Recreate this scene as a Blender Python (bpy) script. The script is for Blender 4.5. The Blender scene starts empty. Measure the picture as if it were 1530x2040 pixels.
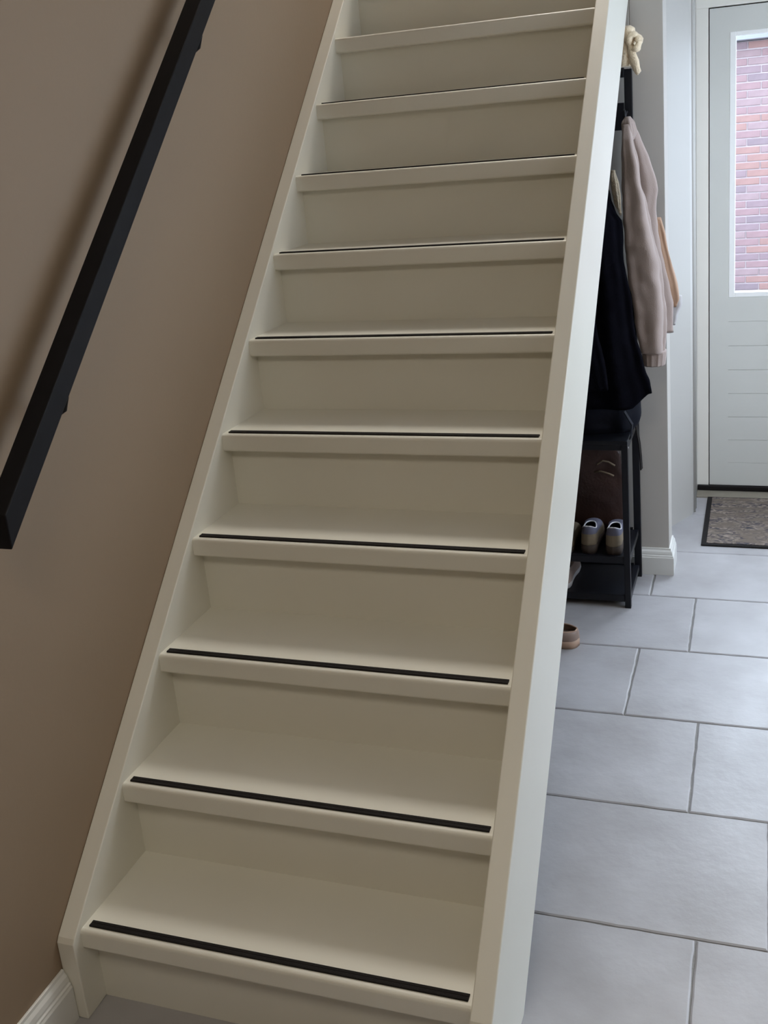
import bpy, bmesh, math, random
from mathutils import Vector, Matrix, noise
PI = math.pi
random.seed(7)
sc = bpy.context.scene
COL = sc.collection

# ------------------------------------------------------------ camera, world, lights, exposure
cam_d = bpy.data.cameras.new('camera'); cam = bpy.data.objects.new('camera', cam_d); COL.objects.link(cam)
YAW, PITCH, ROLL, F = -0.343957, 0.284177, -0.086061, 2043.520
fw = Vector((math.sin(YAW)*math.cos(PITCH), math.cos(YAW)*math.cos(PITCH), -math.sin(PITCH)))
r0 = Vector((math.cos(YAW), -math.sin(YAW), 0)); u0 = r0.cross(fw)
rt = math.cos(ROLL)*r0 + math.sin(ROLL)*u0; up = -math.sin(ROLL)*r0 + math.cos(ROLL)*u0
M = Matrix((rt, up, -fw)).transposed().to_4x4(); M.translation = Vector((1.18083, -1.09772, 1.56430))
cam.matrix_world = M
cam_d.sensor_fit = 'VERTICAL'; cam_d.sensor_height = 32.0
cam_d.lens = F*32.0/2040.0
cam_d.shift_x = -46.719/2040.0; cam_d.shift_y = -154.031/2040.0
cam_d.clip_start = 0.05
sc.camera = cam

w = bpy.data.worlds.new('overcast_sky'); sc.world = w; w.use_nodes = True
bgn = w.node_tree.nodes['Background']
bgn.inputs['Color'].default_value = (0.72, 0.84, 1.0, 1); bgn.inputs['Strength'].default_value = 5.5

def sun(name, dirv, strength, angle, col):
    d = bpy.data.lights.new(name, 'SUN'); d.energy = strength; d.angle = math.radians(angle); d.color = col
    o = bpy.data.objects.new(name, d); COL.objects.link(o)
    o.rotation_euler = Vector(dirv).to_track_quat('-Z', 'Y').to_euler(); return o
def area(name, loc, dirv, sx, sy, power, col, spread=180):
    d = bpy.data.lights.new(name, 'AREA'); d.shape = 'RECTANGLE'; d.size = sx; d.size_y = sy; d.energy = power; d.color = col
    d.spread = math.radians(spread)
    o = bpy.data.objects.new(name, d); COL.objects.link(o); o.location = loc
    o.rotation_euler = Vector(dirv).to_track_quat('-Z', 'Y').to_euler(); return o
sun('sky_glow_sun', (-0.34, -1.0, -1.50), 13.0, 60, (0.80, 0.89, 1.0))
area('hall_side_window_light', (2.36, 1.95, 1.45), (-1, 0.0, -0.15), 1.5, 1.2, 3.0, (0.74, 0.85, 1.0))
area('door_end_fill_light', (1.80, 2.10, 2.56), (-0.1, 0.25, -1), 0.5, 0.5, 8, (0.80, 0.87, 1.0), 100)  # added overhead fill to brighten floor, door and jamb; no fixture there
area('right_side_fill_light', (2.36, 0.95, 1.25), (-1, -0.1, -0.2), 0.9, 0.9, 8.0, (1.0, 0.95, 0.88))  # added warm fill lighting the stairs from the right
area('stair_front_fill_light', (0.9, -1.3, 2.55), (0, 0, -1), 0.6, 0.6, 16.0, (1.0, 0.91, 0.76))  # added unseen warm fill for the stair front; not an actual lamp
area('landing_window_light', (0.36, 3.35, 4.3), (0, -0.75, -1), 0.9, 0.9, 86, (1.0, 0.95, 0.87))
sc.view_settings.view_transform = 'Standard'; sc.view_settings.look = 'None'
sc.view_settings.gamma = 1.0; sc.view_settings.use_curve_mapping = False
sc.view_settings.exposure = 0.0
try:
    sc.cycles.use_denoising = True
    sc.cycles.max_bounces = 10; sc.cycles.diffuse_bounces = 6; sc.cycles.transparent_max_bounces = 12
    sc.cycles.sample_clamp_indirect = 6.0
except Exception: pass

# ------------------------------------------------------------ materials
def mat(name, col, rough=0.5, var=0.0, scale=8.0, bump=0.0, bscale=60.0, col2=None, metal=0.0, spec=0.5, sheen=0.0, coat=0.0):
    m = bpy.data.materials.new(name); m.use_nodes = True
    nt = m.node_tree; b = nt.nodes['Principled BSDF']
    b.inputs['Roughness'].default_value = rough; b.inputs['Metallic'].default_value = metal
    b.inputs['Specular IOR Level'].default_value = spec
    if sheen: b.inputs['Sheen Weight'].default_value = sheen
    if coat: b.inputs['Coat Weight'].default_value = coat
    tc = nt.nodes.new('ShaderNodeTexCoord')
    nz = nt.nodes.new('ShaderNodeTexNoise'); nz.inputs['Scale'].default_value = scale; nz.inputs['Detail'].default_value = 6
    nt.links.new(tc.outputs['Object'], nz.inputs['Vector'])
    rp = nt.nodes.new('ShaderNodeValToRGB')
    c2 = col2 or tuple(max(0, c*(1-var)) for c in col)
    rp.color_ramp.elements[0].position = 0.32; rp.color_ramp.elements[1].position = 0.68
    rp.color_ramp.elements[0].color = (*c2, 1); rp.color_ramp.elements[1].color = (*col, 1)
    nt.links.new(nz.outputs['Fac'], rp.inputs['Fac']); nt.links.new(rp.outputs['Color'], b.inputs['Base Color'])
    if bump:
        n2 = nt.nodes.new('ShaderNodeTexNoise'); n2.inputs['Scale'].default_value = bscale; n2.inputs['Detail'].default_value = 5
        nt.links.new(tc.outputs['Object'], n2.inputs['Vector'])
        bp = nt.nodes.new('ShaderNodeBump'); bp.inputs['Strength'].default_value = bump; bp.inputs['Distance'].default_value = 0.004
        nt.links.new(n2.outputs['Fac'], bp.inputs['Height']); nt.links.new(bp.outputs['Normal'], b.inputs['Normal'])
    return m
M_STAIR = mat('stair_paint', (0.75, 0.735, 0.655), 0.38, 0.03, 3, 0.04, 25)
M_WALLT = mat('taupe_wall_paint', (0.275, 0.198, 0.130), 0.62, 0.03, 2, 0.06, 90)
M_WALLG = mat('grey_wall_paint', (0.47, 0.445, 0.41), 0.55, 0.03, 2, 0.05, 90)
M_WHITE = mat('white_wall_paint', (0.49, 0.475, 0.445), 0.42, 0.02, 2, 0.03, 60)
M_DOOR = mat('door_paint', (0.66, 0.66, 0.62), 0.35, 0.03, 4)
M_JAMB = mat('jamb_paint', (0.85, 0.82, 0.75), 0.35, 0.02, 4)
M_BEAD = mat('bead_paint', (0.92, 0.92, 0.90), 0.35)
M_BASE = mat('baseboard_paint', (0.70, 0.70, 0.67), 0.35, 0.02, 5)
M_BLACK = mat('black_rubber', (0.012, 0.010, 0.010), 0.6, 0.2, 200, 0.3, 400, spec=0.15)
M_RAIL = mat('black_rail_paint', (0.008, 0.008, 0.010), 0.5, 0.2, 30, spec=0.15)
M_METAL = mat('black_metal', (0.007, 0.008, 0.012), 0.42, 0.2, 30, spec=0.3)
M_GROUT = mat('grout', (0.24, 0.23, 0.22), 0.9, 0.15, 40, 0.3, 200)
M_SILL = mat('sill_stone', (0.25, 0.22, 0.175), 0.6, 0.12, 30, 0.1, 150)
M_CEIL = mat('ceiling_paint', (0.72, 0.70, 0.66), 0.8)
M_COATB = mat('black_cloth', (0.0035, 0.0035, 0.006), 0.95, 0.4, 25, 0.3, 150, spec=0.03)
M_MAUVE = mat('mauve_cloth', (0.37, 0.295, 0.265), 0.8, 0.06, 12, 0.25, 350, sheen=0.15)
M_TAN = mat('tan_lining', (0.42, 0.27, 0.18), 0.75, 0.08, 14, 0.2, 200)
M_LIN = mat('pale_lining', (0.52, 0.50, 0.50), 0.8, 0.05)
M_CREAM = mat('cream_fleece', (0.84, 0.70, 0.50), 0.95, 0.12, 60, 0.9, 220, sheen=0.3)
M_NAVY = mat('navy_nylon', (0.005, 0.006, 0.012), 0.7, 0.3, 20, 0.2, 80, spec=0.15)
M_BROWN = mat('brown_leather', (0.035, 0.012, 0.008), 0.5, 0.4, 9, 0.3, 120)
M_GREYUP = mat('slate_collar', (0.10, 0.10, 0.14), 0.8, 0.1, 40, 0.2, 300)
M_GOLD = mat('tan_suede', (0.20, 0.155, 0.10), 0.8, 0.15, 40, 0.2, 300)
M_SOLEB = mat('brown_sole', (0.045, 0.03, 0.022), 0.7, 0.2, 40)
M_OFFW = mat('off_white_edge', (0.62, 0.61, 0.63), 0.6)
M_SHOET = mat('taupe_leather', (0.26, 0.185, 0.15), 0.5, 0.08, 20)
M_SHOES = mat('tan_sole', (0.42, 0.28, 0.20), 0.6, 0.08, 20)
M_BLUSH = mat('blush_canvas', (0.50, 0.40, 0.36), 0.8, 0.1, 30, 0.2, 300)
M_DARKIN = mat('dark_insole', (0.03, 0.025, 0.025), 0.8)
M_FASC = mat('fascia_paint', (0.33, 0.34, 0.38), 0.6, 0.15, 3)
M_PAVE = mat('paving', (0.16, 0.155, 0.15), 0.9, 0.2, 6, 0.3, 60)
M_MORT = mat('mortar', (0.52, 0.44, 0.45), 0.9, 0.1, 30, 0.3, 80)
BR = [mat('brick_%s' % n, c, 0.9, 0.12, 14, 0.3, 90) for n, c in
      (('rose', (0.345, 0.225, 0.235)), ('mauve', (0.305, 0.22, 0.24)), ('orange', (0.375, 0.225, 0.205)), ('pink', (0.35, 0.25, 0.26)), ('grey', (0.275, 0.21, 0.23)))]
# glass
M_GLASS = bpy.data.materials.new('window_glass'); M_GLASS.use_nodes = True
nt = M_GLASS.node_tree; nt.nodes.clear()
o_ = nt.nodes.new('ShaderNodeOutputMaterial'); mx = nt.nodes.new('ShaderNodeMixShader'); tr = nt.nodes.new('ShaderNodeBsdfTransparent'); gl = nt.nodes.new('ShaderNodeBsdfGlossy')
fr = nt.nodes.new('ShaderNodeFresnel'); fr.inputs['IOR'].default_value = 1.35; gl.inputs['Roughness'].default_value = 0.03; tr.inputs['Color'].default_value = (0.95, 0.96, 0.97, 1)
gq = nt.nodes.new('ShaderNodeNewGeometry'); sb = nt.nodes.new('ShaderNodeMath'); sb.operation = 'SUBTRACT'; sb.inputs[0].default_value = 1.0; nt.links.new(gq.outputs['Backfacing'], sb.inputs[1])
ml = nt.nodes.new('ShaderNodeMath'); ml.operation = 'MULTIPLY'; nt.links.new(fr.outputs[0], ml.inputs[0]); nt.links.new(sb.outputs[0], ml.inputs[1])
nt.links.new(ml.outputs[0], mx.inputs[0]); nt.links.new(tr.outputs[0], mx.inputs[1]); nt.links.new(gl.outputs[0], mx.inputs[2]); nt.links.new(mx.outputs[0], o_.inputs[0])
# floor tile: per-object tint
def tile_mat():
    m = mat('floor_tile', (0.385, 0.378, 0.388), 0.30, 0.0, 5, 0.30, 30, col2=(0.300, 0.290, 0.292), spec=0.5)
    nt = m.node_tree; b = nt.nodes['Principled BSDF']
    tc = nt.nodes['Texture Coordinate'] if 'Texture Coordinate' in nt.nodes else nt.nodes.new('ShaderNodeTexCoord')
    geo = nt.nodes.new('ShaderNodeNewGeometry')
    for n in nt.nodes:
        if n.type == 'TEX_NOISE': 
            for l in list(n.inputs['Vector'].links): nt.links.remove(l)
            nt.links.new(geo.outputs['Position'], n.inputs['Vector'])
    nz = nt.nodes.new('ShaderNodeTexNoise'); nz.inputs['Scale'].default_value = 9; nz.inputs['Detail'].default_value = 8; nt.links.new(geo.outputs['Position'], nz.inputs['Vector'])
    mr = nt.nodes.new('ShaderNodeMapRange'); mr.inputs[3].default_value = 0.38; mr.inputs[4].default_value = 0.52
    nt.links.new(nz.outputs['Fac'], mr.inputs[0]); nt.links.new(mr.outputs[0], b.inputs['Roughness'])
    oi = nt.nodes.new('ShaderNodeObjectInfo'); hs = nt.nodes.new('ShaderNodeHueSaturation')
    m2 = nt.nodes.new('ShaderNodeMapRange'); m2.inputs[3].default_value = 0.94; m2.inputs[4].default_value = 1.05
    nt.links.new(oi.outputs['Random'], m2.inputs[0]); nt.links.new(m2.outputs[0], hs.inputs['Value'])
    src = b.inputs['Base Color'].links[0].from_socket
    nt.links.new(src, hs.inputs['Color']); nt.links.new(hs.outputs[0], b.inputs['Base Color'])
    return m
M_TILE = tile_mat()
def mat_rug():
    m = mat('distressed_rug', (0.22, 0.18, 0.15), 0.95, 0, 4, 0.6, 500)
    nt = m.node_tree; b = nt.nodes['Principled BSDF']; tc = nt.nodes.new('ShaderNodeTexCoord')
    def nz(s, stretch, det=8, dist=0.0):
        mp = nt.nodes.new('ShaderNodeMapping'); mp.inputs['Scale'].default_value = stretch
        n = nt.nodes.new('ShaderNodeTexNoise'); n.inputs['Scale'].default_value = s; n.inputs['Detail'].default_value = det; n.inputs['Distortion'].default_value = dist
        nt.links.new(tc.outputs['Object'], mp.inputs['Vector']); nt.links.new(mp.outputs[0], n.inputs['Vector']); return n
    a = nz(38, (1, 1.7, 1), 10, 1.4); c = nz(9, (1, 3.2, 1), 5, 0.5)
    r1 = nt.nodes.new('ShaderNodeValToRGB'); e = r1.color_ramp.elements
    e[0].position = 0.40; e[0].color = (0.035, 0.035, 0.05, 1); e[1].position = 0.60; e[1].color = (0.30, 0.25, 0.21, 1)
    x = e.new(0.49); x.color = (0.14, 0.115, 0.10, 1)
    nt.links.new(a.outputs['Fac'], r1.inputs['Fac'])
    r2 = nt.nodes.new('ShaderNodeValToRGB'); e = r2.color_ramp.elements
    e[0].position = 0.38; e[0].color = (0.0, 0.0, 0.0, 1); e[1].position = 0.62; e[1].color = (1, 1, 1, 1)
    nt.links.new(c.outputs['Fac'], r2.inputs['Fac'])
    mxr = nt.nodes.new('ShaderNodeMixRGB'); mxr.inputs[2].default_value = (0.15, 0.118, 0.095, 1)
    nt.links.new(r2.outputs['Color'], mxr.inputs[0]); nt.links.new(r1.outputs[0], mxr.inputs[1]); nt.links.new(mxr.outputs[0], b.inputs['Base Color'])
    return m
M_RUG = mat_rug()

# ------------------------------------------------------------ helpers
def link(name, bm, m, parent=None, smooth=False, bevel=0.0, seg=2, kind=None):
    bmesh.ops.recalc_face_normals(bm, faces=bm.faces[:])
    me = bpy.data.meshes.new(name); bm.to_mesh(me); bm.free()
    if m is not None:
        for q in (m if isinstance(m, (list, tuple)) else [m]): me.materials.append(q)
    o = bpy.data.objects.new(name, me); COL.objects.link(o)
    if parent is not None: o.parent = parent
    if smooth:
        for p in me.polygons: p.use_smooth = True
    if bevel:
        b = o.modifiers.new('bevel', 'BEVEL'); b.width = bevel; b.segments = seg; b.limit_method = 'ANGLE'; b.angle_limit = math.radians(40)
    if kind: o['kind'] = kind
    return o
def box(bm, x0, x1, y0, y1, z0, z1):
    v = [bm.verts.new((x, y, z)) for x in (x0, x1) for y in (y0, y1) for z in (z0, z1)]
    for f in ((0, 1, 3, 2), (4, 6, 7, 5), (0, 4, 5, 1), (2, 3, 7, 6), (0, 2, 6, 4), (1, 5, 7, 3)): bm.faces.new([v[i] for i in f])
def boxo(name, b, m, parent=None, bevel=0.0, kind=None, seg=2):
    bm = bmesh.new(); box(bm, *b); return link(name, bm, m, parent, bevel=bevel, kind=kind, seg=seg)
def prism(bm, pts, axis, a0, a1):
    """extrude a polygon: axis 'x' takes (y,z) points, 'z' takes (x,y)"""
    def P(p, a): return (a, p[0], p[1]) if axis == 'x' else ((p[0], p[1], a) if axis == 'z' else (p[0], a, p[1]))
    A = [bm.verts.new(P(p, a0)) for p in pts]; B = [bm.verts.new(P(p, a1)) for p in pts]
    n = len(pts)
    bm.faces.new(A); bm.faces.new(B[::-1])
    for i in range(n): bm.faces.new((A[i], A[(i+1) % n], B[(i+1) % n], B[i]))
def tube(bm, pts, r, n=10, cap=True):
    pts = [Vector(p) for p in pts]; rings = []
    for i, p in enumerate(pts):
        d = (pts[min(i+1, len(pts)-1)] - pts[max(i-1, 0)]).normalized()
        a = d.orthogonal().normalized() if i == 0 else (a - d*a.dot(d)).normalized()
        b = d.cross(a); rr = r[i] if isinstance(r, (list, tuple)) else r
        rings.append([bm.verts.new(p + rr*(math.cos(t*2*PI/n)*a + math.sin(t*2*PI/n)*b)) for t in range(n)])
    for A, B in zip(rings, rings[1:]):
        for i in range(n): bm.faces.new((A[i], A[(i+1) % n], B[(i+1) % n], B[i]))
    if cap: bm.faces.new(rings[0][::-1]); bm.faces.new(rings[-1])
def empty(name, loc, label, cat, group=None):
    o = bpy.data.objects.new(name, None); COL.objects.link(o); o.location = loc
    o['label'] = label; o['category'] = cat; o.empty_display_size = 0.05
    if group: o['group'] = group
    bpy.context.view_layer.update()
    return o
def adopt(parent, *objs):
    for o in objs:
        o.parent = parent; o.matrix_parent_inverse = Matrix.Translation(parent.location).inverted()
def tag(o, label, cat, group=None):
    o['label'] = label; o['category'] = cat
    if group: o['group'] = group
    return o
def structure(name, loc=(0, 0, 0)):
    o = bpy.data.objects.new(name, None); COL.objects.link(o); o['kind'] = 'structure'; o.empty_display_size = 0.05; return o

# ------------------------------------------------------------ room shell
WL = -0.050          # face of left wall
FRONT = 3.20         # front-door plane
ov = 2.60            # hall ceiling height
bm = bmesh.new(); box(bm, WL-0.15, WL, -2.75, 3.5, -0.10, 5.0)
link('wall_left', bm, M_WALLT, kind='structure')
# wall closing the space under the stairs: front face y=2.33, free end at x=0.89, with the splayed reveal behind it
bm = bmesh.new()
box(bm, WL, 0.7885, 2.33, 2.40, 0, 1.904); box(bm, WL, 0.792, 2.40, 3.24, 0, 1.80); box(bm, 0.792, 0.80, 2.45, 3.24, 0, ov)
box(bm, 0.7885, 0.890, 2.33, 2.45, 0, ov)
link('wall_hall', bm, M_WALLG, kind='structure', bevel=0.002)
bm = bmesh.new()
prism(bm, [(0.8005, 2.655), (0.866, 2.778), (0.930, 2.905), (0.936, 2.93), (0.936, 3.24), (0.8005, 3.24)], 'z', 0, ov)
link('wall_splay', bm, M_WHITE, kind='structure')
bm = bmesh.new()
tube(bm, [(0.938, 2.945, 0.0), (0.938, 2.945, ov)], 0.0065, 12)
tube(bm, [(0.939, 2.985, 0.0), (0.939, 2.985, ov)], 0.0065, 12)
link('trim_1', bm, M_WHITE, kind='structure', smooth=True)
# front wall pieces around the door
bm = bmesh.new()
box(bm, WL-0.15, 0.936, FRONT+0.041, 3.5, 0, ov)
box(bm, 0.936, 1.99, FRONT+0.0, 3.5, 2.01, ov)
box(bm, 1.99, 2.55, FRONT, 3.5, 0, ov)
link('wall_front', bm, M_WHITE, kind='structure')
bm = bmesh.new()
box(bm, 2.40, 2.55, -2.75, 1.15, 0, ov); box(bm, 2.40, 2.55, 2.75, 3.5, 0, ov); box(bm, 2.40, 2.55, 1.15, 2.75, 0, 0.8); box(bm, 2.40, 2.55, 1.15, 2.75, 2.2, ov)
link('wall_right', bm, M_WHITE, kind='structure')
wf2 = structure('window_1')
bm = bmesh.new()
for b in ((1.15, 1.20, 0.8, 2.2), (2.70, 2.75, 0.8, 2.2), (1.20, 2.70, 0.8, 0.85), (1.20, 2.70, 2.15, 2.2)): box(bm, 2.44, 2.50, b[0], b[1], b[2], b[3])
link('window_frame', bm, M_WHITE, wf2)
boxo('pane', (2.468, 2.474, 1.20, 2.70, 0.85, 2.15), M_GLASS, wf2)
boxo('wall_rear', (WL-0.15, 2.55, -2.75, -2.60, 0, 5.0), M_WALLT, kind='structure')
# hall ceiling with the stairwell left open, and the storey above
bm = bmesh.new()
box(bm, 0.80, 2.55, -2.75, 3.5, ov, ov+0.2); box(bm, WL-0.15, 0.80, -2.75, 0.2, ov, ov+0.2)
link('ceiling', bm, M_CEIL, kind='structure')
bm = bmesh.new()
box(bm, 0.80, 0.92, 0.2, 3.6, ov+0.2, 5.0)
box(bm, WL-0.15, 0.92, 3.5, 3.6, 1.9, 5.0)
box(bm, WL-0.15, 0.92, 0.1, 0.2, ov+0.2, 5.0)
box(bm, WL-0.15, 0.92, 0.1, 3.6, 5.0, 5.1)
link('wall_upstairs', bm, M_WALLT, kind='structure')
boxo('floor_landing', (WL, 0.80, 2.70, 3.5, 2.42, 2.595), M_CEIL, kind='structure')

# ------------------------------------------------------------ tiled floor
fl = structure('floor')
boxo('grout_bed', (WL-0.02, 2.42, -2.62, 3.24, -0.03, -0.0035), M_GROUT, fl)
ROWS = [(-2.62, -2.46, .2), (-2.46, -2.075, .9), (-2.075, -1.69, .42), (-1.69, -1.305, 1.02), (-1.305, -0.92, .66), (-0.92, -0.535, 1.16),
        (-0.535, -0.153, .80), (-0.153, 0.232, .98), (0.232, 0.6165, 1.077), (0.6165, 1.009, 1.213), (1.009, 1.394, 1.038), (1.394, 1.775, 0.8435),
        (1.775, 2.146, 0.989), (2.146, 2.530, 0.840), (2.530, 2.915, 1.30), (2.915, 3.115, 1.04)]
TW = 0.575
def tile_mesh(wd, dp, seed):
    rnd = random.Random(seed); bm = bmesh.new(); g = 0.0022; n = 16; r = 0.0035
    def edge(p, q):
        out = []
        for i in range(n):
            t = i/n; x = p[0]+(q[0]-p[0])*t; y = p[1]+(q[1]-p[1])*t
            nx, ny = (q[1]-p[1]), -(q[0]-p[0]); L = math.hypot(nx, ny)
            j = rnd.uniform(-0.0009, 0.0013) if i else 0
            out.append((x+nx/L*j, y+ny/L*j))
        return out
    c = [(g, g), (wd-g, g), (wd-g, dp-g), (g, dp-g)]
    o = [p for i in range(4) for p in edge(c[i], c[(i+1) % 4])]
    cx, cy = wd/2, dp/2
    def ins(p, d): return (p[0]+(d if p[0] < g*3 else (-d if p[0] > wd-g*3 else 0)), p[1]+(d if p[1] < g*3 else (-d if p[1] > dp-g*3 else 0)))
    A = [bm.verts.new((x, y, -0.006)) for x, y in o]
    B = [bm.verts.new((x, y, -0.0022)) for x, y in o]
    C = [bm.verts.new((*ins(p, r), 0.0)) for p in o]
    N = len(o)
    for P, Q in ((A, B), (B, C)):
        for i in range(N): bm.faces.new((P[i], P[(i+1) % N], Q[(i+1) % N], Q[i]))
    bm.faces.new(C)
    return bm
k = 0
for (y0, y1, jx) in ROWS:
    x = jx
    while x > WL: x -= TW
    first = True
    while x < 2.40:
        a, b = max(x, WL), min(x+TW, 2.40)
        if b-a > 0.03:
            k += 1
            bm = tile_mesh(b-a, y1-y0, k)
            o = link('tile', bm, M_TILE, fl); o.location = (a, y0, random.uniform(-0.0004, 0.0004))
        x += TW
boxo('sill_stone', (0.936, 1.99, 3.115, 3.24, -0.01, 0.004), M_SILL, fl, bevel=0.002)

# ------------------------------------------------------------ baseboards
def base_prof(h, t):
    return [(0, 0), (t, 0), (t, h*0.66), (t*0.88, h*0.70), (t*0.88, h*0.735), (t*0.72, h*0.76), (t*0.72, h*0.80), (t*0.6, h*0.88), (t*0.35, h*0.94), (t*0.3, h), (0, h)]
bl = structure('baseboard_left')
bm = bmesh.new()
prism(bm, [(WL+a, b) for a, b in base_prof(0.112, 0.018)], 'y', -2.60, 0.1525)
link('board', bm, M_BASE, bl, bevel=0.001)
bb = structure('baseboard_hall')
pr_ = base_prof(0.097, 0.016)
bm = bmesh.new()   # mitred run: along the wall face, round its end
loop = []
for a, z in pr_:
    loop.append([(0.30, 2.33-a, z), (0.890+a, 2.33-a, z), (0.890+a, 2.45, z)])
V = [[bm.verts.new(p) for p in L] for L in loop]
n = len(V)
for i in range(n):
    for j in range(2): bm.faces.new((V[i][j], V[i][j+1], V[(i+1) % n][j+1], V[(i+1) % n][j]))
bm.faces.new([V[i][0] for i in range(n)]); bm.faces.new([V[i][2] for i in range(n)])
link('board', bm, M_BASE, bb)

# ------------------------------------------------------------ staircase
G, R_, NS = 0.191, 0.185, 13
slope = R_/G
XL, XR, ST = -0.012, 0.750, 0.038
stair = empty('staircase', (0.37, 0.154, 0), 'straight cream-painted wooden staircase with black grip strips on its treads', 'stairs')
def stringer(x0, x1):
    bm = bmesh.new(); h, h2 = 0.026, -0.348
    y0 = 0.154; yt = 2.70
    z0 = slope*y0+h
    pts = [(y0, 0.0), (-h2/slope, 0.0), (yt, slope*yt+h2), (yt, slope*yt+h), (y0+0.006, z0+0.005), (y0, z0-0.004)]
    prism(bm, pts, 'x', x0, x1)
    return link('stringer', bm, M_STAIR, bevel=0.0025, seg=3)
adopt(stair, stringer(XL-ST+0.0004, XL), stringer(XR, XR+ST))
def tread_profile(k):
    yf, z = k*G-0.013, k*R_
    t = 0.042; pts = []
    for a in range(7):   # rounded upper edge
        th = PI/2*a/6; pts.append((yf+0.008-0.008*math.sin(th), z-0.008+0.008*math.cos(th)))
    for a in range(7):
        th = PI/2*a/6; pts.append((yf+0.006-0.006*math.cos(th), z-t+0.006-0.006*math.sin(th)))
    yb = (k+1)*G+0.041
    pts += [(yb, z-t), (yb, z)]
    return pts
tr_me = {}
for k in range(1, NS+1):
    bm = bmesh.new(); prism(bm, tread_profile(k), 'x', XL, XR)
    t = link('tread', bm, M_STAIR); adopt(stair, t)
    if k <= 9:
        bm = bmesh.new(); y = k*G; z = k*R_
        prism(bm, [(y, z-0.001), (y+0.0145, z-0.001), (y+0.0145, z+0.0026), (y+0.0138, z+0.0032), (y+0.0085, z+0.0032), (y+0.0078, z+0.0025),
                   (y+0.0068, z+0.0025), (y+0.006, z+0.0032), (y+0.0007, z+0.0032), (y, z+0.0026)], 'x', 0.0, XR-0.0105)
        s = link('grip_strip', bm, M_BLACK); s['label'] = 'black grip strip'
        s.parent = t; s.matrix_parent_inverse = (t.matrix_parent_inverse @ Matrix.Translation((0, 0, 0))).inverted() if False else Matrix.Identity(4)
        s.matrix_parent_inverse = Matrix.Identity(4)
    bm = bmesh.new(); box(bm, XL, XR, k*G+0.023, k*G+0.040, (k-1)*R_, k*R_-0.042)
    adopt(stair, link('riser', bm, M_STAIR))

# ------------------------------------------------------------ handrail on the left wall
rail = empty('handrail', (WL, 0.15, 0.97), 'square black handrail sloping up the taupe wall on dark brackets', 'handrail')
bm = bmesh.new()
x0, x1 = 0.0, 0.040; ya, yb = 0.149, 2.45
zb = lambda y: 0.9725+slope*(y-0.149)
A = [(ya, zb(ya)), (yb, zb(yb)), (yb, zb(yb)+0.060), (ya, zb(ya)+0.060)]
prism(bm, A, 'x', x0, x1)
adopt(rail, link('rail', bm, M_RAIL, bevel=0.002))
for y in (0.372, 1.03, 1.75):
    z = zb(y)
    bm = bmesh.new()
    tube(bm, [(WL, y, z-0.055), (WL+0.006, y, z-0.055)], 0.018, 20)
    tube(bm, [(WL+0.005, y, z-0.055), (WL+0.045, y, z-0.052), (WL+0.062, y, z-0.042), (WL+0.070, y, z-0.02), (WL+0.070, y, z+0.004)], 0.006, 10)
    adopt(rail, link('bracket', bm, M_RAIL, smooth=True))

# ------------------------------------------------------------ front door
dr = structure('door_1')
D0, D1, DZ0, DZ1 = 0.9865, 1.90, 0.028, 1.919
gx0, gx1, gz0, gz1 = 1.067, 1.82, 0.828, 1.830
yF, yB = FRONT, FRONT+0.04
px0 = 1.060
boxo('stile', (D0, px0, yF, yB, DZ0, DZ1), M_DOOR, dr)
boxo('stile', (gx1+0.007, D1, yF, yB, DZ0, DZ1), M_DOOR, dr)
boxo('rail', (px0, gx1+0.007, yF, yB, gz1, DZ1), M_DOOR, dr, bevel=0.0)
boxo('rail', (px0, gx1+0.007, yF, yB, 0.730, gz0), M_DOOR, dr, bevel=0.0)
boxo('rail', (px0, gx1+0.007, yF, yB, DZ0, 0.128), M_DOOR, dr, bevel=0.0)
for i in range(6):
    z0 = 0.128+i*0.1003
    boxo('panel_board', (px0, gx1+0.007, yF, yF+0.003, z0+0.0007, z0+0.0996), M_DOOR, dr)
boxo('backing', (px0, gx1+0.007, yF+0.003, yB-0.008, 0.128, 0.730), M_DOOR, dr)
bm = bmesh.new()
for (a, b, c, d) in ((px0, gx0+0.016, gz0, gz1), (gx1-0.016, gx1+0.007, gz0, gz1), (gx0+0.016, gx1-0.016, gz0, gz0+0.020), (gx0+0.016, gx1-0.016, gz1-0.014, gz1)):
    box(bm, a, b, yF-0.0015, yB+0.0, c, d)
link('glazing_bead', bm, M_BEAD, dr, bevel=0.002)
boxo('pane', (gx0+0.008, gx1-0.008, yF+0.008, yF+0.014, gz0+0.010, gz1-0.010), M_GLASS, dr)
boxo('seal', (0.975, D0+0.02, yF+0.030, yF+0.055, 0.02, 1.94), M_BLACK, dr)
boxo('seal', (0.975, 1.91, yF+0.030, yF+0.055, 1.905, 1.94), M_BLACK, dr)
boxo('weather_strip', (0.938, 1.95, yF-0.012, yF+0.05, 0.004, 0.026), M_BLACK, dr, bevel=0.004)
# handle on the far stile (out of frame in the photograph)
bm = bmesh.new(); tube(bm, [(1.86, yF, 0.95), (1.86, yF-0.05, 0.95), (1.84, yF-0.055, 0.95), (1.75, yF-0.055, 0.95)], 0.009, 12); link('handle', bm, M_METAL, dr, smooth=True)
fr_ = structure('trim_2')
bm = bmesh.new()
box(bm, 0.936, 0.9825, yF-0.001, yF+0.0295, 0.026, 1.9235); box(bm, 0.936, 1.99, yF-0.001, yF+0.0295, 1.9235, 2.01)
box(bm, 1.904, 1.99, yF-0.001, yF+0.0295, 0.026, 1.9235)
link('door_frame', bm, M_JAMB, fr_, bevel=0.0015)

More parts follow.
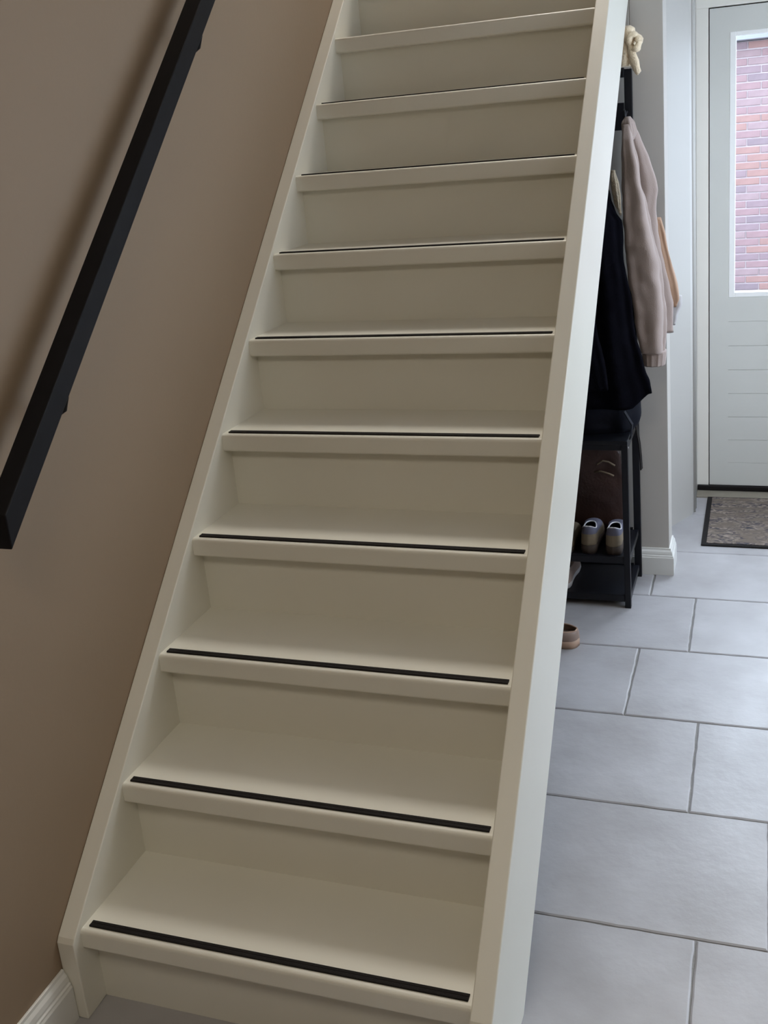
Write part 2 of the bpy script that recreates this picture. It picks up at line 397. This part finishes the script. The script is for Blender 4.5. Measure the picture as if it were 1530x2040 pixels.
# ------------------------------------------------------------ door mat
mt = empty('door_mat', (1.45, 2.84, 0), 'distressed grey-brown doormat with a black border before the front door', 'doormat')
bm = bmesh.new(); box(bm, 0.983, 1.86, 2.590, 3.108, 0.0005, 0.007); adopt(mt, link('border', bm, M_BLACK, bevel=0.003))
bm = bmesh.new(); box(bm, 1.002, 1.841, 2.606, 3.095, 0.006, 0.0095); adopt(mt, link('pile', bm, M_RUG, bevel=0.0015))

# ------------------------------------------------------------ outdoors
boxo('ground', (-6, 9, 3.5, 14, -0.12, -0.06), M_PAVE, kind='structure')
ow = structure('wall_outside')
BY = 8.0
boxo('mortar', (-1.5, 4.5, BY+0.008, BY+0.25, -0.06, 2.045), M_MORT, ow)
bm = bmesh.new(); prism(bm, [(BY-0.16, 2.05), (BY+0.3, 2.05), (BY+0.3, 2.30), (BY-0.10, 2.22), (BY-0.16, 2.14)], 'x', -1.6, 4.6)
link('fascia', bm, M_FASC, ow, bevel=0.004)
bmu = bmesh.new()
brick_mesh = {}
def brick_bm(bm, x0, x1, z0, z1, y, c=0.003):
    v = [bm.verts.new(p) for p in ((x0, y+0.012, z0), (x1, y+0.012, z0), (x1, y+0.012, z1), (x0, y+0.012, z1),
         (x0, y+c, z0), (x1, y+c, z0), (x1, y+c, z1), (x0, y+c, z1),
         (x0+c, y, z0+c), (x1-c, y, z0+c), (x1-c, y, z1-c), (x0+c, y, z1-c))]
    for a in (0, 4):
        for i in range(4): bm.faces.new((v[a+i], v[a+(i+1) % 4], v[a+4+(i+1) % 4], v[a+4+i]))
    bm.faces.new(v[8:12])
BP, BC = 0.2105, 0.0620
for lvl in range(33):
    z1 = 2.043-0.003-lvl*BC; z0 = z1-0.051
    if z0 < -0.06: break
    off = 1.060 + (BP/2 if lvl % 2 else 0)     # joint positions of the running bond
    for j in range(-13, 17):
        x0 = off + j*BP + 0.005; x1 = x0+BP-0.010
        if x1 < -1.5 or x0 > 4.5: continue
        if 0.55 < x0 < 2.15:
            mi = random.choices(range(5), (4, 3, 3, 4, 2))[0]
            key = mi
            if key not in brick_mesh:
                b = bmesh.new(); brick_bm(b, 0, BP-0.010, 0, 0.051, 0)
                bmesh.ops.recalc_face_normals(b, faces=b.faces[:])
                me = bpy.data.meshes.new('brick'); b.to_mesh(me); b.free(); me.materials.append(BR[mi]); brick_mesh[key] = me
            o = bpy.data.objects.new('brick', brick_mesh[key]); COL.objects.link(o); o.parent = ow
            o.location = (x0+random.uniform(-.001, .001), BY+random.uniform(-0.002, 0.002), z0+random.uniform(-.0008, .0008))
        else:
            brick_bm(bmu, x0, x1, z0, z1, BY)
ot = link('brickwork', bmu, BR[0], ow, kind='stuff')

# ------------------------------------------------------------ coat and shoe rack under the stairs
rack = empty('coat_rack', (0.40, 2.17, 0), 'black metal hall stand with hooks and shoe shelves behind the staircase', 'coat rack')
def rbar(name, b, m=M_METAL): o = boxo(name, b, m, bevel=0.0015); adopt(rack, o); return o
RX0, RX1 = 0.02, 0.790
for x in (RX0, RX1-0.020):
    rbar('front_leg', (x, x+0.020, 2.035, 2.055, 0, 0.568))
    rbar('post', (x+0.004, x+0.028, 2.288, 2.306, 0, 1.700))
    for z in (0.548, 0.160, 0.026):
        rbar('side_bar', (x, x+0.020, 2.055, 2.288, z, z+0.020))
rbar('top_bar', (RX0+0.022, RX1-0.016, 2.286, 2.308, 1.676, 1.704))
rbar('hook_rail', (RX0+0.022, RX1-0.016, 2.281, 2.287, 1.520, 1.602))
for z, dz in ((0.548, 0.02), (0.158, 0.024), (0.022, 0.024)):
    rbar('front_bar', (RX0+0.020, RX1-0.020, 2.037, 2.053, z, z+dz))
    rbar('rear_bar', (RX0+0.020, RX1-0.020, 2.290, 2.304, z, z+dz))
rbar('bench_board', (RX0, RX1, 2.035, 2.286, 0.568, 0.580))
for z in (0.170, 0.034):
    rbar('shelf', (RX0+0.020, RX1-0.020, 2.053, 2.290, z, z+0.008))
bm = bmesh.new(); tube(bm, [(0.7905, 2.045, 0.556), (0.7925, 2.045, 0.556)], 0.0035, 10); s = link('screw', bm, M_OFFW, smooth=True); s['label'] = 'bright steel screw head'; adopt(rack, s)
for x in (0.10, 0.24, 0.38, 0.52, 0.66, 0.782):
    bm = bmesh.new(); y = 2.283; z = 1.575
    tube(bm, [(x, y, z), (x, y-0.03, z-0.004), (x, y-0.05, z-0.016), (x, y-0.056, z-0.034), (x, y-0.06, z-0.02), (x, y-0.066, z+0.004)], 0.004, 8)
    adopt(rack, link('hook', bm, M_METAL, smooth=True))

# ------------------------------------------------------------ cloth lofts
def interp(tab, z):
    if z >= tab[0][0]: return tab[0][1:]
    for a, b in zip(tab, tab[1:]):
        if a[0] >= z >= b[0]:
            t = (a[0]-z)/(a[0]-b[0]) if a[0] != b[0] else 0
            t2 = t*t*(3-2*t)*0.4+t*0.6
            return [p+(q-p)*t2 for p, q in zip(a[1:], b[1:])]
    return tab[-1][1:]
def cloth(tab, folds=5, amp=0.006, nz=60, na=56, seed=0.0, skew=0.0, open_bottom=True, p=2.4, wrinkle=0.003, hem=None):
    """tab rows: z, x_left, x_right, y_centre, half_depth (top to bottom)"""
    bm = bmesh.new(); zt, zbm = tab[0][0], tab[-1][0]; rings = []
    for i in range(nz+1):
        z = zt+(zbm-zt)*i/nz; xl, xr, yc, hd = interp(tab, z); cx, hw = (xl+xr)/2, (xr-xl)/2
        f = min(1, i/(nz*0.18)); ring = []
        for j in range(na):
            a = 2*PI*j/na; ca, sa = math.cos(a), math.sin(a)
            ex = math.copysign(abs(ca)**(2/p), ca); ey = math.copysign(abs(sa)**(2/p), sa)
            fold = amp*f*(math.sin(folds*a+seed+skew*(zt-z)*6)+0.5*math.sin((folds*2+1)*a+seed*2.1-skew*z*4))
            nrm = Vector((ca*hd, sa*hw, 0)); nrm = nrm.normalized() if nrm.length > 1e-6 else Vector((1, 0, 0))
            P = Vector((cx+hw*ex, yc+hd*ey, z))
            w_ = noise.noise(Vector((P.x*14+seed, P.y*14, P.z*9)))*wrinkle*2*f + noise.noise(Vector((P.x*34+seed, P.y*30, P.z*26)))*wrinkle*f
            d = fold*(0.35+0.65*abs(sa))+w_
            P += Vector((nrm.x*d, nrm.y*d, 0))
            if hem: P.z += hem(P.x, a)*max(0, (i/nz-0.8)/0.2)
            ring.append(bm.verts.new(P))
        rings.append(ring)
    for A, B in zip(rings, rings[1:]):
        for j in range(na): bm.faces.new((A[j], A[(j+1) % na], B[(j+1) % na], B[j]))
    bm.faces.new(rings[0][::-1])
    if not open_bottom: bm.faces.new(rings[-1])
    else:
        inner = [bm.verts.new((v.co.x*0.9+(sum(q.co.x for q in rings[-1])/na)*0.1, v.co.y*0.8+(sum(q.co.y for q in rings[-1])/na)*0.2, v.co.z+0.012)) for v in rings[-1]]
        for j in range(na): bm.faces.new((rings[-1][j], rings[-1][(j+1) % na], inner[(j+1) % na], inner[j]))
        bm.faces.new(inner)
    return bm

# mauve jacket on the end hook
jk = empty('jacket', (0.80, 2.20, 1.53), 'mauve-taupe jacket with a cuffed sleeve and tan lining on the rack end hook', 'jacket')
body = cloth([(1.545, 0.782, 0.806, 2.215, 0.014), (1.50, 0.780, 0.828, 2.205, 0.022), (1.433, 0.782, 0.852, 2.215, 0.024), (1.36, 0.782, 0.874, 2.222, 0.026),
              (1.335, 0.782, 0.876, 2.222, 0.026), (1.275, 0.782, 0.868, 2.222, 0.026), (1.213, 0.784, 0.872, 2.222, 0.026), (1.10, 0.79, 0.893, 2.222, 0.026), (1.04, 0.80, 0.907, 2.222, 0.026), (0.985, 0.805, 0.918, 2.222, 0.026), (0.89, 0.83, 0.918, 2.222, 0.022)], 2, 0.005, 70, 64, 1.3, 0.2, wrinkle=0.002)
adopt(jk, link('body', body, M_MAUVE, smooth=True))
slv = cloth([(1.538, 0.780, 0.806, 2.175, 0.014), (1.49, 0.778, 0.815, 2.15, 0.022), (1.385, 0.779, 0.838, 2.13, 0.030), (1.28, 0.779, 0.862, 2.130, 0.034), (1.188, 0.778, 0.879, 2.132, 0.034),
             (1.096, 0.786, 0.897, 2.136, 0.034), (1.018, 0.800, 0.905, 2.138, 0.034), (0.939, 0.806, 0.910, 2.138, 0.034), (0.900, 0.812, 0.910, 2.138, 0.034), (0.868, 0.818, 0.909, 2.138, 0.034), (0.846, 0.828, 0.905, 2.138, 0.031)], 2, 0.0105, 110, 96, 3.9, 0.25, wrinkle=0.0045, open_bottom=False)
adopt(jk, link('sleeve', slv, M_MAUVE, smooth=True))
cuff = cloth([(0.850, 0.829, 0.905, 2.138, 0.034), (0.84, 0.831, 0.906, 2.138, 0.035), (0.803, 0.834, 0.901, 2.138, 0.033)], 14, 0.0009, 12, 90, 0, 0, wrinkle=0.001)
adopt(jk, link('cuff', cuff, M_MAUVE, smooth=True))
tanp = cloth([(1.25, 0.855, 0.884, 2.245, 0.010), (1.187, 0.862, 0.898, 2.245, 0.014), (1.10, 0.875, 0.918, 2.245, 0.018), (1.037, 0.885, 0.934, 2.245, 0.020), (0.992, 0.89, 0.942, 2.245, 0.020), (0.968, 0.895, 0.932, 2.245, 0.016)], 3, 0.003, 40, 48, 2.2, 1.0)
o = link('lining', tanp, M_TAN, smooth=True); o['label'] = 'tan inner lining showing at the edge'; adopt(jk, o)
lin = cloth([(1.00, 0.925, 0.944, 2.262, 0.008), (0.975, 0.915, 0.944, 2.262, 0.010), (0.933, 0.905, 0.932, 2.262, 0.010), (0.905, 0.905, 0.924, 2.262, 0.006)], 2, 0.001, 16, 32, 0.3)
o = link('facing', lin, M_LIN, smooth=True); o['label'] = 'pale grey folded facing'; adopt(jk, o)
# fold-over collar at the hook
col = cloth([(1.560, 0.786, 0.802, 2.196, 0.010), (1.540, 0.780, 0.816, 2.186, 0.020), (1.515, 0.780, 0.824, 2.180, 0.024), (1.490, 0.786, 0.815, 2.172, 0.018)], 4, 0.003, 18, 40, 0.9)
adopt(jk, link('collar', col, M_MAUVE, smooth=True))

# black coat
ct = empty('coat', (0.66, 2.12, 1.5), 'long black coat hanging between the staircase and the mauve jacket', 'coat')
bk = cloth([(1.50, 0.60, 0.66, 2.20, 0.03), (1.42, 0.55, 0.70, 2.17, 0.05), (1.33, 0.52, 0.742, 2.12, 0.06), (1.29, 0.51, 0.761, 2.10, 0.052), (1.259, 0.505, 0.781, 2.085, 0.050), (1.169, 0.50, 0.786, 2.065, 0.055),
            (1.076, 0.50, 0.800, 2.05, 0.048), (1.014, 0.495, 0.810, 2.045, 0.046), (0.919, 0.49, 0.822, 2.043, 0.045), (0.839, 0.485, 0.840, 2.043, 0.045), (0.765, 0.48, 0.863, 2.043, 0.045), (0.738, 0.48, 0.868, 2.043, 0.044)], 7, 0.007, 80, 90, 0.2, 0.5,
           hem=lambda x, a: -0.045*max(0, min(1, (0.86-x)/0.05)))
adopt(ct, link('body', bk, M_COATB, smooth=True))
bk2 = cloth([(1.30, 0.60, 0.66, 2.03, 0.02), (1.2, 0.585, 0.69, 2.005, 0.03), (1.0, 0.60, 0.705, 1.99, 0.034), (0.82, 0.64, 0.74, 1.99, 0.034), (0.76, 0.66, 0.745, 1.995, 0.03)], 4, 0.004, 60, 48, 1.2, 0.8)
adopt(ct, link('sleeve', bk2, M_COATB, smooth=True))

# cream scarf end peeking out between stair and jacket
sf = cloth([(1.405, 0.738, 0.752, 2.20, 0.006), (1.36, 0.738, 0.762, 2.19, 0.009), (1.31, 0.745, 0.768, 2.185, 0.008), (1.268, 0.764, 0.770, 2.185, 0.004)], 3, 0.002, 40, 32, 0.4, 0.6)
tag(link('scarf', sf, M_CREAM, smooth=True), 'narrow cream scarf end hanging beside the stair stringer above the black coat', 'scarf')

# cream fleece hat / scarf folded over the top of the rack
bm = cloth([(1.822, 0.772, 0.800, 2.270, 0.012), (1.815, 0.755, 0.812, 2.268, 0.028), (1.79, 0.74, 0.816, 2.265, 0.036), (1.75, 0.735, 0.812, 2.264, 0.038), (1.715, 0.733, 0.803, 2.264, 0.036), (1.706, 0.735, 0.799, 2.265, 0.034)], 5, 0.003, 30, 48, 0.7, 0.5, wrinkle=0.004, open_bottom=False)
flc = empty('fleece_hat', (0.78, 2.27, 1.705), 'cream fleece hat with a looped flap lying on top of the rack', 'hat')
adopt(flc, link('crown', bm, M_CREAM, smooth=True))
bm = bmesh.new(); pts = []
for i in range(25):
    a = 2*PI*i/24
    pts.append((0.8125+0.0145*math.cos(a), 2.232+0.003*math.sin(a*2), 1.770+0.021*math.sin(a)))
tube(bm, pts, [0.0105+0.0012*math.sin(i*1.3) for i in range(25)], 16)
for v in bm.verts: v.co.y = 2.236+(v.co.y-2.232)*2.0; v.co += Vector((1, 0, 1))*noise.noise(v.co*70)*0.004
adopt(flc, link('loop', bm, M_CREAM, smooth=True))
bm = bmesh.new(); tube(bm, [(0.800, 2.236, 1.775), (0.803, 2.232, 1.755), (0.808, 2.230, 1.735), (0.814, 2.230, 1.715), (0.819, 2.231, 1.698), (0.822, 2.233, 1.683), (0.8225, 2.234, 1.678)], [0.006, 0.010, 0.012, 0.013, 0.011, 0.0075, 0.002], 16)
for v in bm.verts: v.co += Vector((1, 0.3, 1))*noise.noise(v.co*80)*0.005
adopt(flc, link('flap', bm, M_CREAM, smooth=True))

# navy bag on the bench with a strap
bag = empty('backpack', (0.68, 2.16, 0.580), 'dark navy backpack on the rack bench with a strap hanging over its end', 'bag')
bb_ = cloth([(0.735, 0.60, 0.74, 2.19, 0.04), (0.72, 0.56, 0.795, 2.185, 0.06), (0.69, 0.54, 0.812, 2.182, 0.070), (0.63, 0.53, 0.818, 2.178, 0.074), (0.60, 0.535, 0.812, 2.178, 0.073), (0.5805, 0.55, 0.795, 2.178, 0.068)], 3, 0.003, 30, 60, 0.8, 0.3, open_bottom=False)
adopt(bag, link('body', bb_, M_NAVY, smooth=True))
def ribbon(pts, wd, th, dirw):
    bm = bmesh.new(); pts = [Vector(p) for p in pts]; dw = Vector(dirw).normalized(); R = []
    for i, p in enumerate(pts):
        d = (pts[min(i+1, len(pts)-1)]-pts[max(i-1, 0)]).normalized(); n = d.cross(dw).normalized()
        R.append([bm.verts.new(p+dw*a*wd/2+n*b*th/2) for a, b in ((-1, -1), (1, -1), (1, 1), (-1, 1))])
    for A, B in zip(R, R[1:]):
        for j in range(4): bm.faces.new((A[j], A[(j+1) % 4], B[(j+1) % 4], B[j]))
    bm.faces.new(R[0][::-1]); bm.faces.new(R[-1]); return bm
bm = ribbon([(0.79, 2.19, 0.70), (0.812, 2.195, 0.66), (0.812, 2.2, 0.615), (0.800, 2.2, 0.588), (0.803, 2.2, 0.56), (0.809, 2.2, 0.52), (0.812, 2.2, 0.48), (0.814, 2.2, 0.432)], 0.022, 0.003, (0.15, 1, 0))
adopt(bag, link('strap', bm, M_BLACK))
bm = ribbon([(0.775, 2.10, 0.66), (0.800, 2.09, 0.62), (0.797, 2.085, 0.59), (0.794, 2.08, 0.575)], 0.02, 0.003, (0.1, 1, 0))
adopt(bag, link('strap', bm, M_NAVY))

# brown leather bag standing at the back of the shoe shelf
bag2 = empty('handbag', (0.60, 2.268, 0.178), 'dark brown leather bag standing on the upper shoe shelf behind the sneakers', 'bag')
b2 = cloth([(0.505, 0.52, 0.70, 2.266, 0.012), (0.47, 0.48, 0.735, 2.266, 0.017), (0.33, 0.46, 0.750, 2.266, 0.019), (0.21, 0.46, 0.750, 2.266, 0.019), (0.1785, 0.475, 0.74, 2.266, 0.015)], 2, 0.001, 30, 60, 0.4, 0.1, open_bottom=False)
adopt(bag2, link('body', b2, M_BROWN, smooth=True))
bm = bmesh.new(); tube(bm, [(0.66, 2.248, 0.43), (0.68, 2.242, 0.445), (0.70, 2.240, 0.442), (0.72, 2.247, 0.427)], 0.003, 8)
tube(bm, [(0.65, 2.248, 0.40), (0.67, 2.241, 0.408), (0.70, 2.240, 0.400), (0.715, 2.247, 0.39)], 0.003, 8)
o = link('handle', bm, M_GOLD, smooth=True); adopt(bag2, o)

# ------------------------------------------------------------ shoes
def outline(t, L, Wd):
    """half-width of a sole at t (0 heel .. 1 toe)"""
    pts = [(0, 0), (0.02, 0.42), (0.06, 0.66), (0.15, 0.78), (0.35, 0.74), (0.5, 0.80), (0.68, 1.0), (0.82, 0.97), (0.93, 0.70), (0.98, 0.40), (1, 0)]
    for a, b in zip(pts, pts[1:]):
        if a[0] <= t <= b[0]: return (a[1]+(b[1]-a[1])*(t-a[0])/(b[0]-a[0]))*Wd/2
    return 0
def shoe(name, loc, rz, L, Wd, sole_h, heel_h, toe_h, collar_front, label, cat, mats, group=None, collar_mat=None, heel_open=False):
    t0 = empty(name, loc, label, cat, group)
    N = 48
    ts = [0.5-0.5*math.cos(PI*i/(N//2)) for i in range(N//2+1)]
    loop = [(t, outline(t, L, Wd)) for t in ts] + [(t, -outline(t, L, Wd)) for t in ts[::-1][1:-1]]
    n = len(loop)
    def P(t, w_, z): return Vector((t*L, w_, z))
    bm = bmesh.new()
    A = [bm.verts.new(P(t, w_*0.96, 0.0)) for t, w_ in loop]; B = [bm.verts.new(P(t, w_*1.02, sole_h*0.4)) for t, w_ in loop]; C = [bm.verts.new(P(t, w_, sole_h)) for t, w_ in loop]
    bm.faces.new(A[::-1]); bm.faces.new(C)
    for Q, S in ((A, B), (B, C)):
        for i in range(n): bm.faces.new((Q[i], Q[(i+1) % n], S[(i+1) % n], S[i]))
    sole = link('sole', bm, mats[0], t0, smooth=True)
    # upper
    bm = bmesh.new(); rings = []
    cf = collar_front
    K = 12
    def collar(t, w_):
        tt = 0.035+t*(cf-0.035); s = 1 if w_ >= 0 else -1
        hw = outline(0.02+0.6*min(1, tt/0.7), L, Wd)*0.80*math.sqrt(max(0, math.sin(PI*min(1, max(0, (0.03+t*0.97))))))**0.8 if 0 < t < 1 else 0
        z = heel_h-(heel_h-toe_h)*0.55*math.sin(PI*min(1, t*1.3)/1.3*0.9)
        return tt, s*hw, z
    for k in range(K+1):
        u = k/K; ring = []
        for t, w_ in loop:
            ct_, cw, cz = collar(t, w_)
            e = u**0.75
            x = t+(ct_-t)*(1-math.cos(u*PI/2)) ; ww = w_*0.985+(cw-w_*0.985)*(1-math.cos(u*PI/2))**1.0
            z = sole_h*0.9+(cz-sole_h*0.9)*math.sin(u*PI/2)**1.0
            ring.append(bm.verts.new(P(x, ww, z)))
        rings.append(ring)
    for A, B in zip(rings, rings[1:]):
        for i in range(n):
            f = bm.faces.new((A[i], A[(i+1) % n], B[(i+1) % n], B[i]))
            if collar_mat is not None and rings.index(A) >= 5: f.material_index = 1
    bmesh.ops.remove_doubles(bm, verts=bm.verts[:], dist=1e-5)
    ms = [mats[1]] + ([collar_mat] if collar_mat is not None else [])
    o = link('upper', bm, ms, t0, smooth=True)
    sm = o.modifiers.new('thick', 'SOLIDIFY'); sm.thickness = 0.003; sm.offset = -1
    # rim
    bm = bmesh.new(); rim = []
    for t, w_ in loop + [loop[0]]:
        ct_, cw, cz = collar(t, w_); rim.append(P(ct_, cw, cz))
    rim2 = [rim[0]]
    for q in rim[1:]:
        if (q-rim2[-1]).length > 0.002: rim2.append(q)
    rim2.append(rim2[0].copy()+Vector((0, -0.0005, 0)))
    tube(bm, rim2, 0.0022, 8); link('collar', bm, mats[2], t0, smooth=True)
    bm = bmesh.new(); vs = [bm.verts.new(P(0.03+t*0.94, w_*0.9, sole_h+0.002)) for t, w_ in loop]; bm.faces.new(vs)
    r = bmesh.ops.extrude_face_region(bm, geom=bm.faces[:]); bmesh.ops.translate(bm, verts=[g for g in r['geom'] if isinstance(g, bmesh.types.BMVert)], vec=(0, 0, 0.003))
    link('insole', bm, mats[3], t0)
    t0.rotation_euler = (0, 0, rz)
    return t0
SN = [M_SOLEB, M_GOLD, M_OFFW, M_DARKIN]
shoe('sneaker', (0.733, 2.052, 0.178), PI/2, 0.192, 0.070, 0.032, 0.098, 0.062, 0.50, 'right sneaker with pale collar, tan heel and brown sole on upper shoe shelf', 'shoe', SN, 'sneakers on the rack shelf', M_GREYUP)
shoe('sneaker', (0.651, 2.055, 0.178), PI/2, 0.192, 0.070, 0.032, 0.098, 0.062, 0.50, 'left sneaker of the tan-heeled pair on upper shoe shelf', 'shoe', SN, 'sneakers on the rack shelf', M_GREYUP)
shoe('loafer', (0.572, 2.054, 0.178), PI/2, 0.192, 0.076, 0.020, 0.075, 0.050, 0.52, 'dark brown shoe left of the sneakers, half hidden by the stair stringer', 'shoe', [M_SOLEB, M_GOLD, M_BROWN, M_DARKIN])
shoe('canvas_shoe', (0.556, 2.062, 0.042), PI/2, 0.220, 0.076, 0.018, 0.072, 0.045, 0.52, 'blush canvas shoe on the lowest rack shelf beside the stringer', 'shoe', [M_OFFW, M_BLUSH, M_BLUSH, M_DARKIN])
shoe('slipper', (0.664, 1.762, 0.0), PI-0.08, 0.25, 0.102, 0.026, 0.052, 0.052, 0.60, 'tan flat shoe on the floor tiles with its heel beyond the stringer', 'shoe', [M_SHOES, M_SHOET, M_SHOES, M_SHOET])
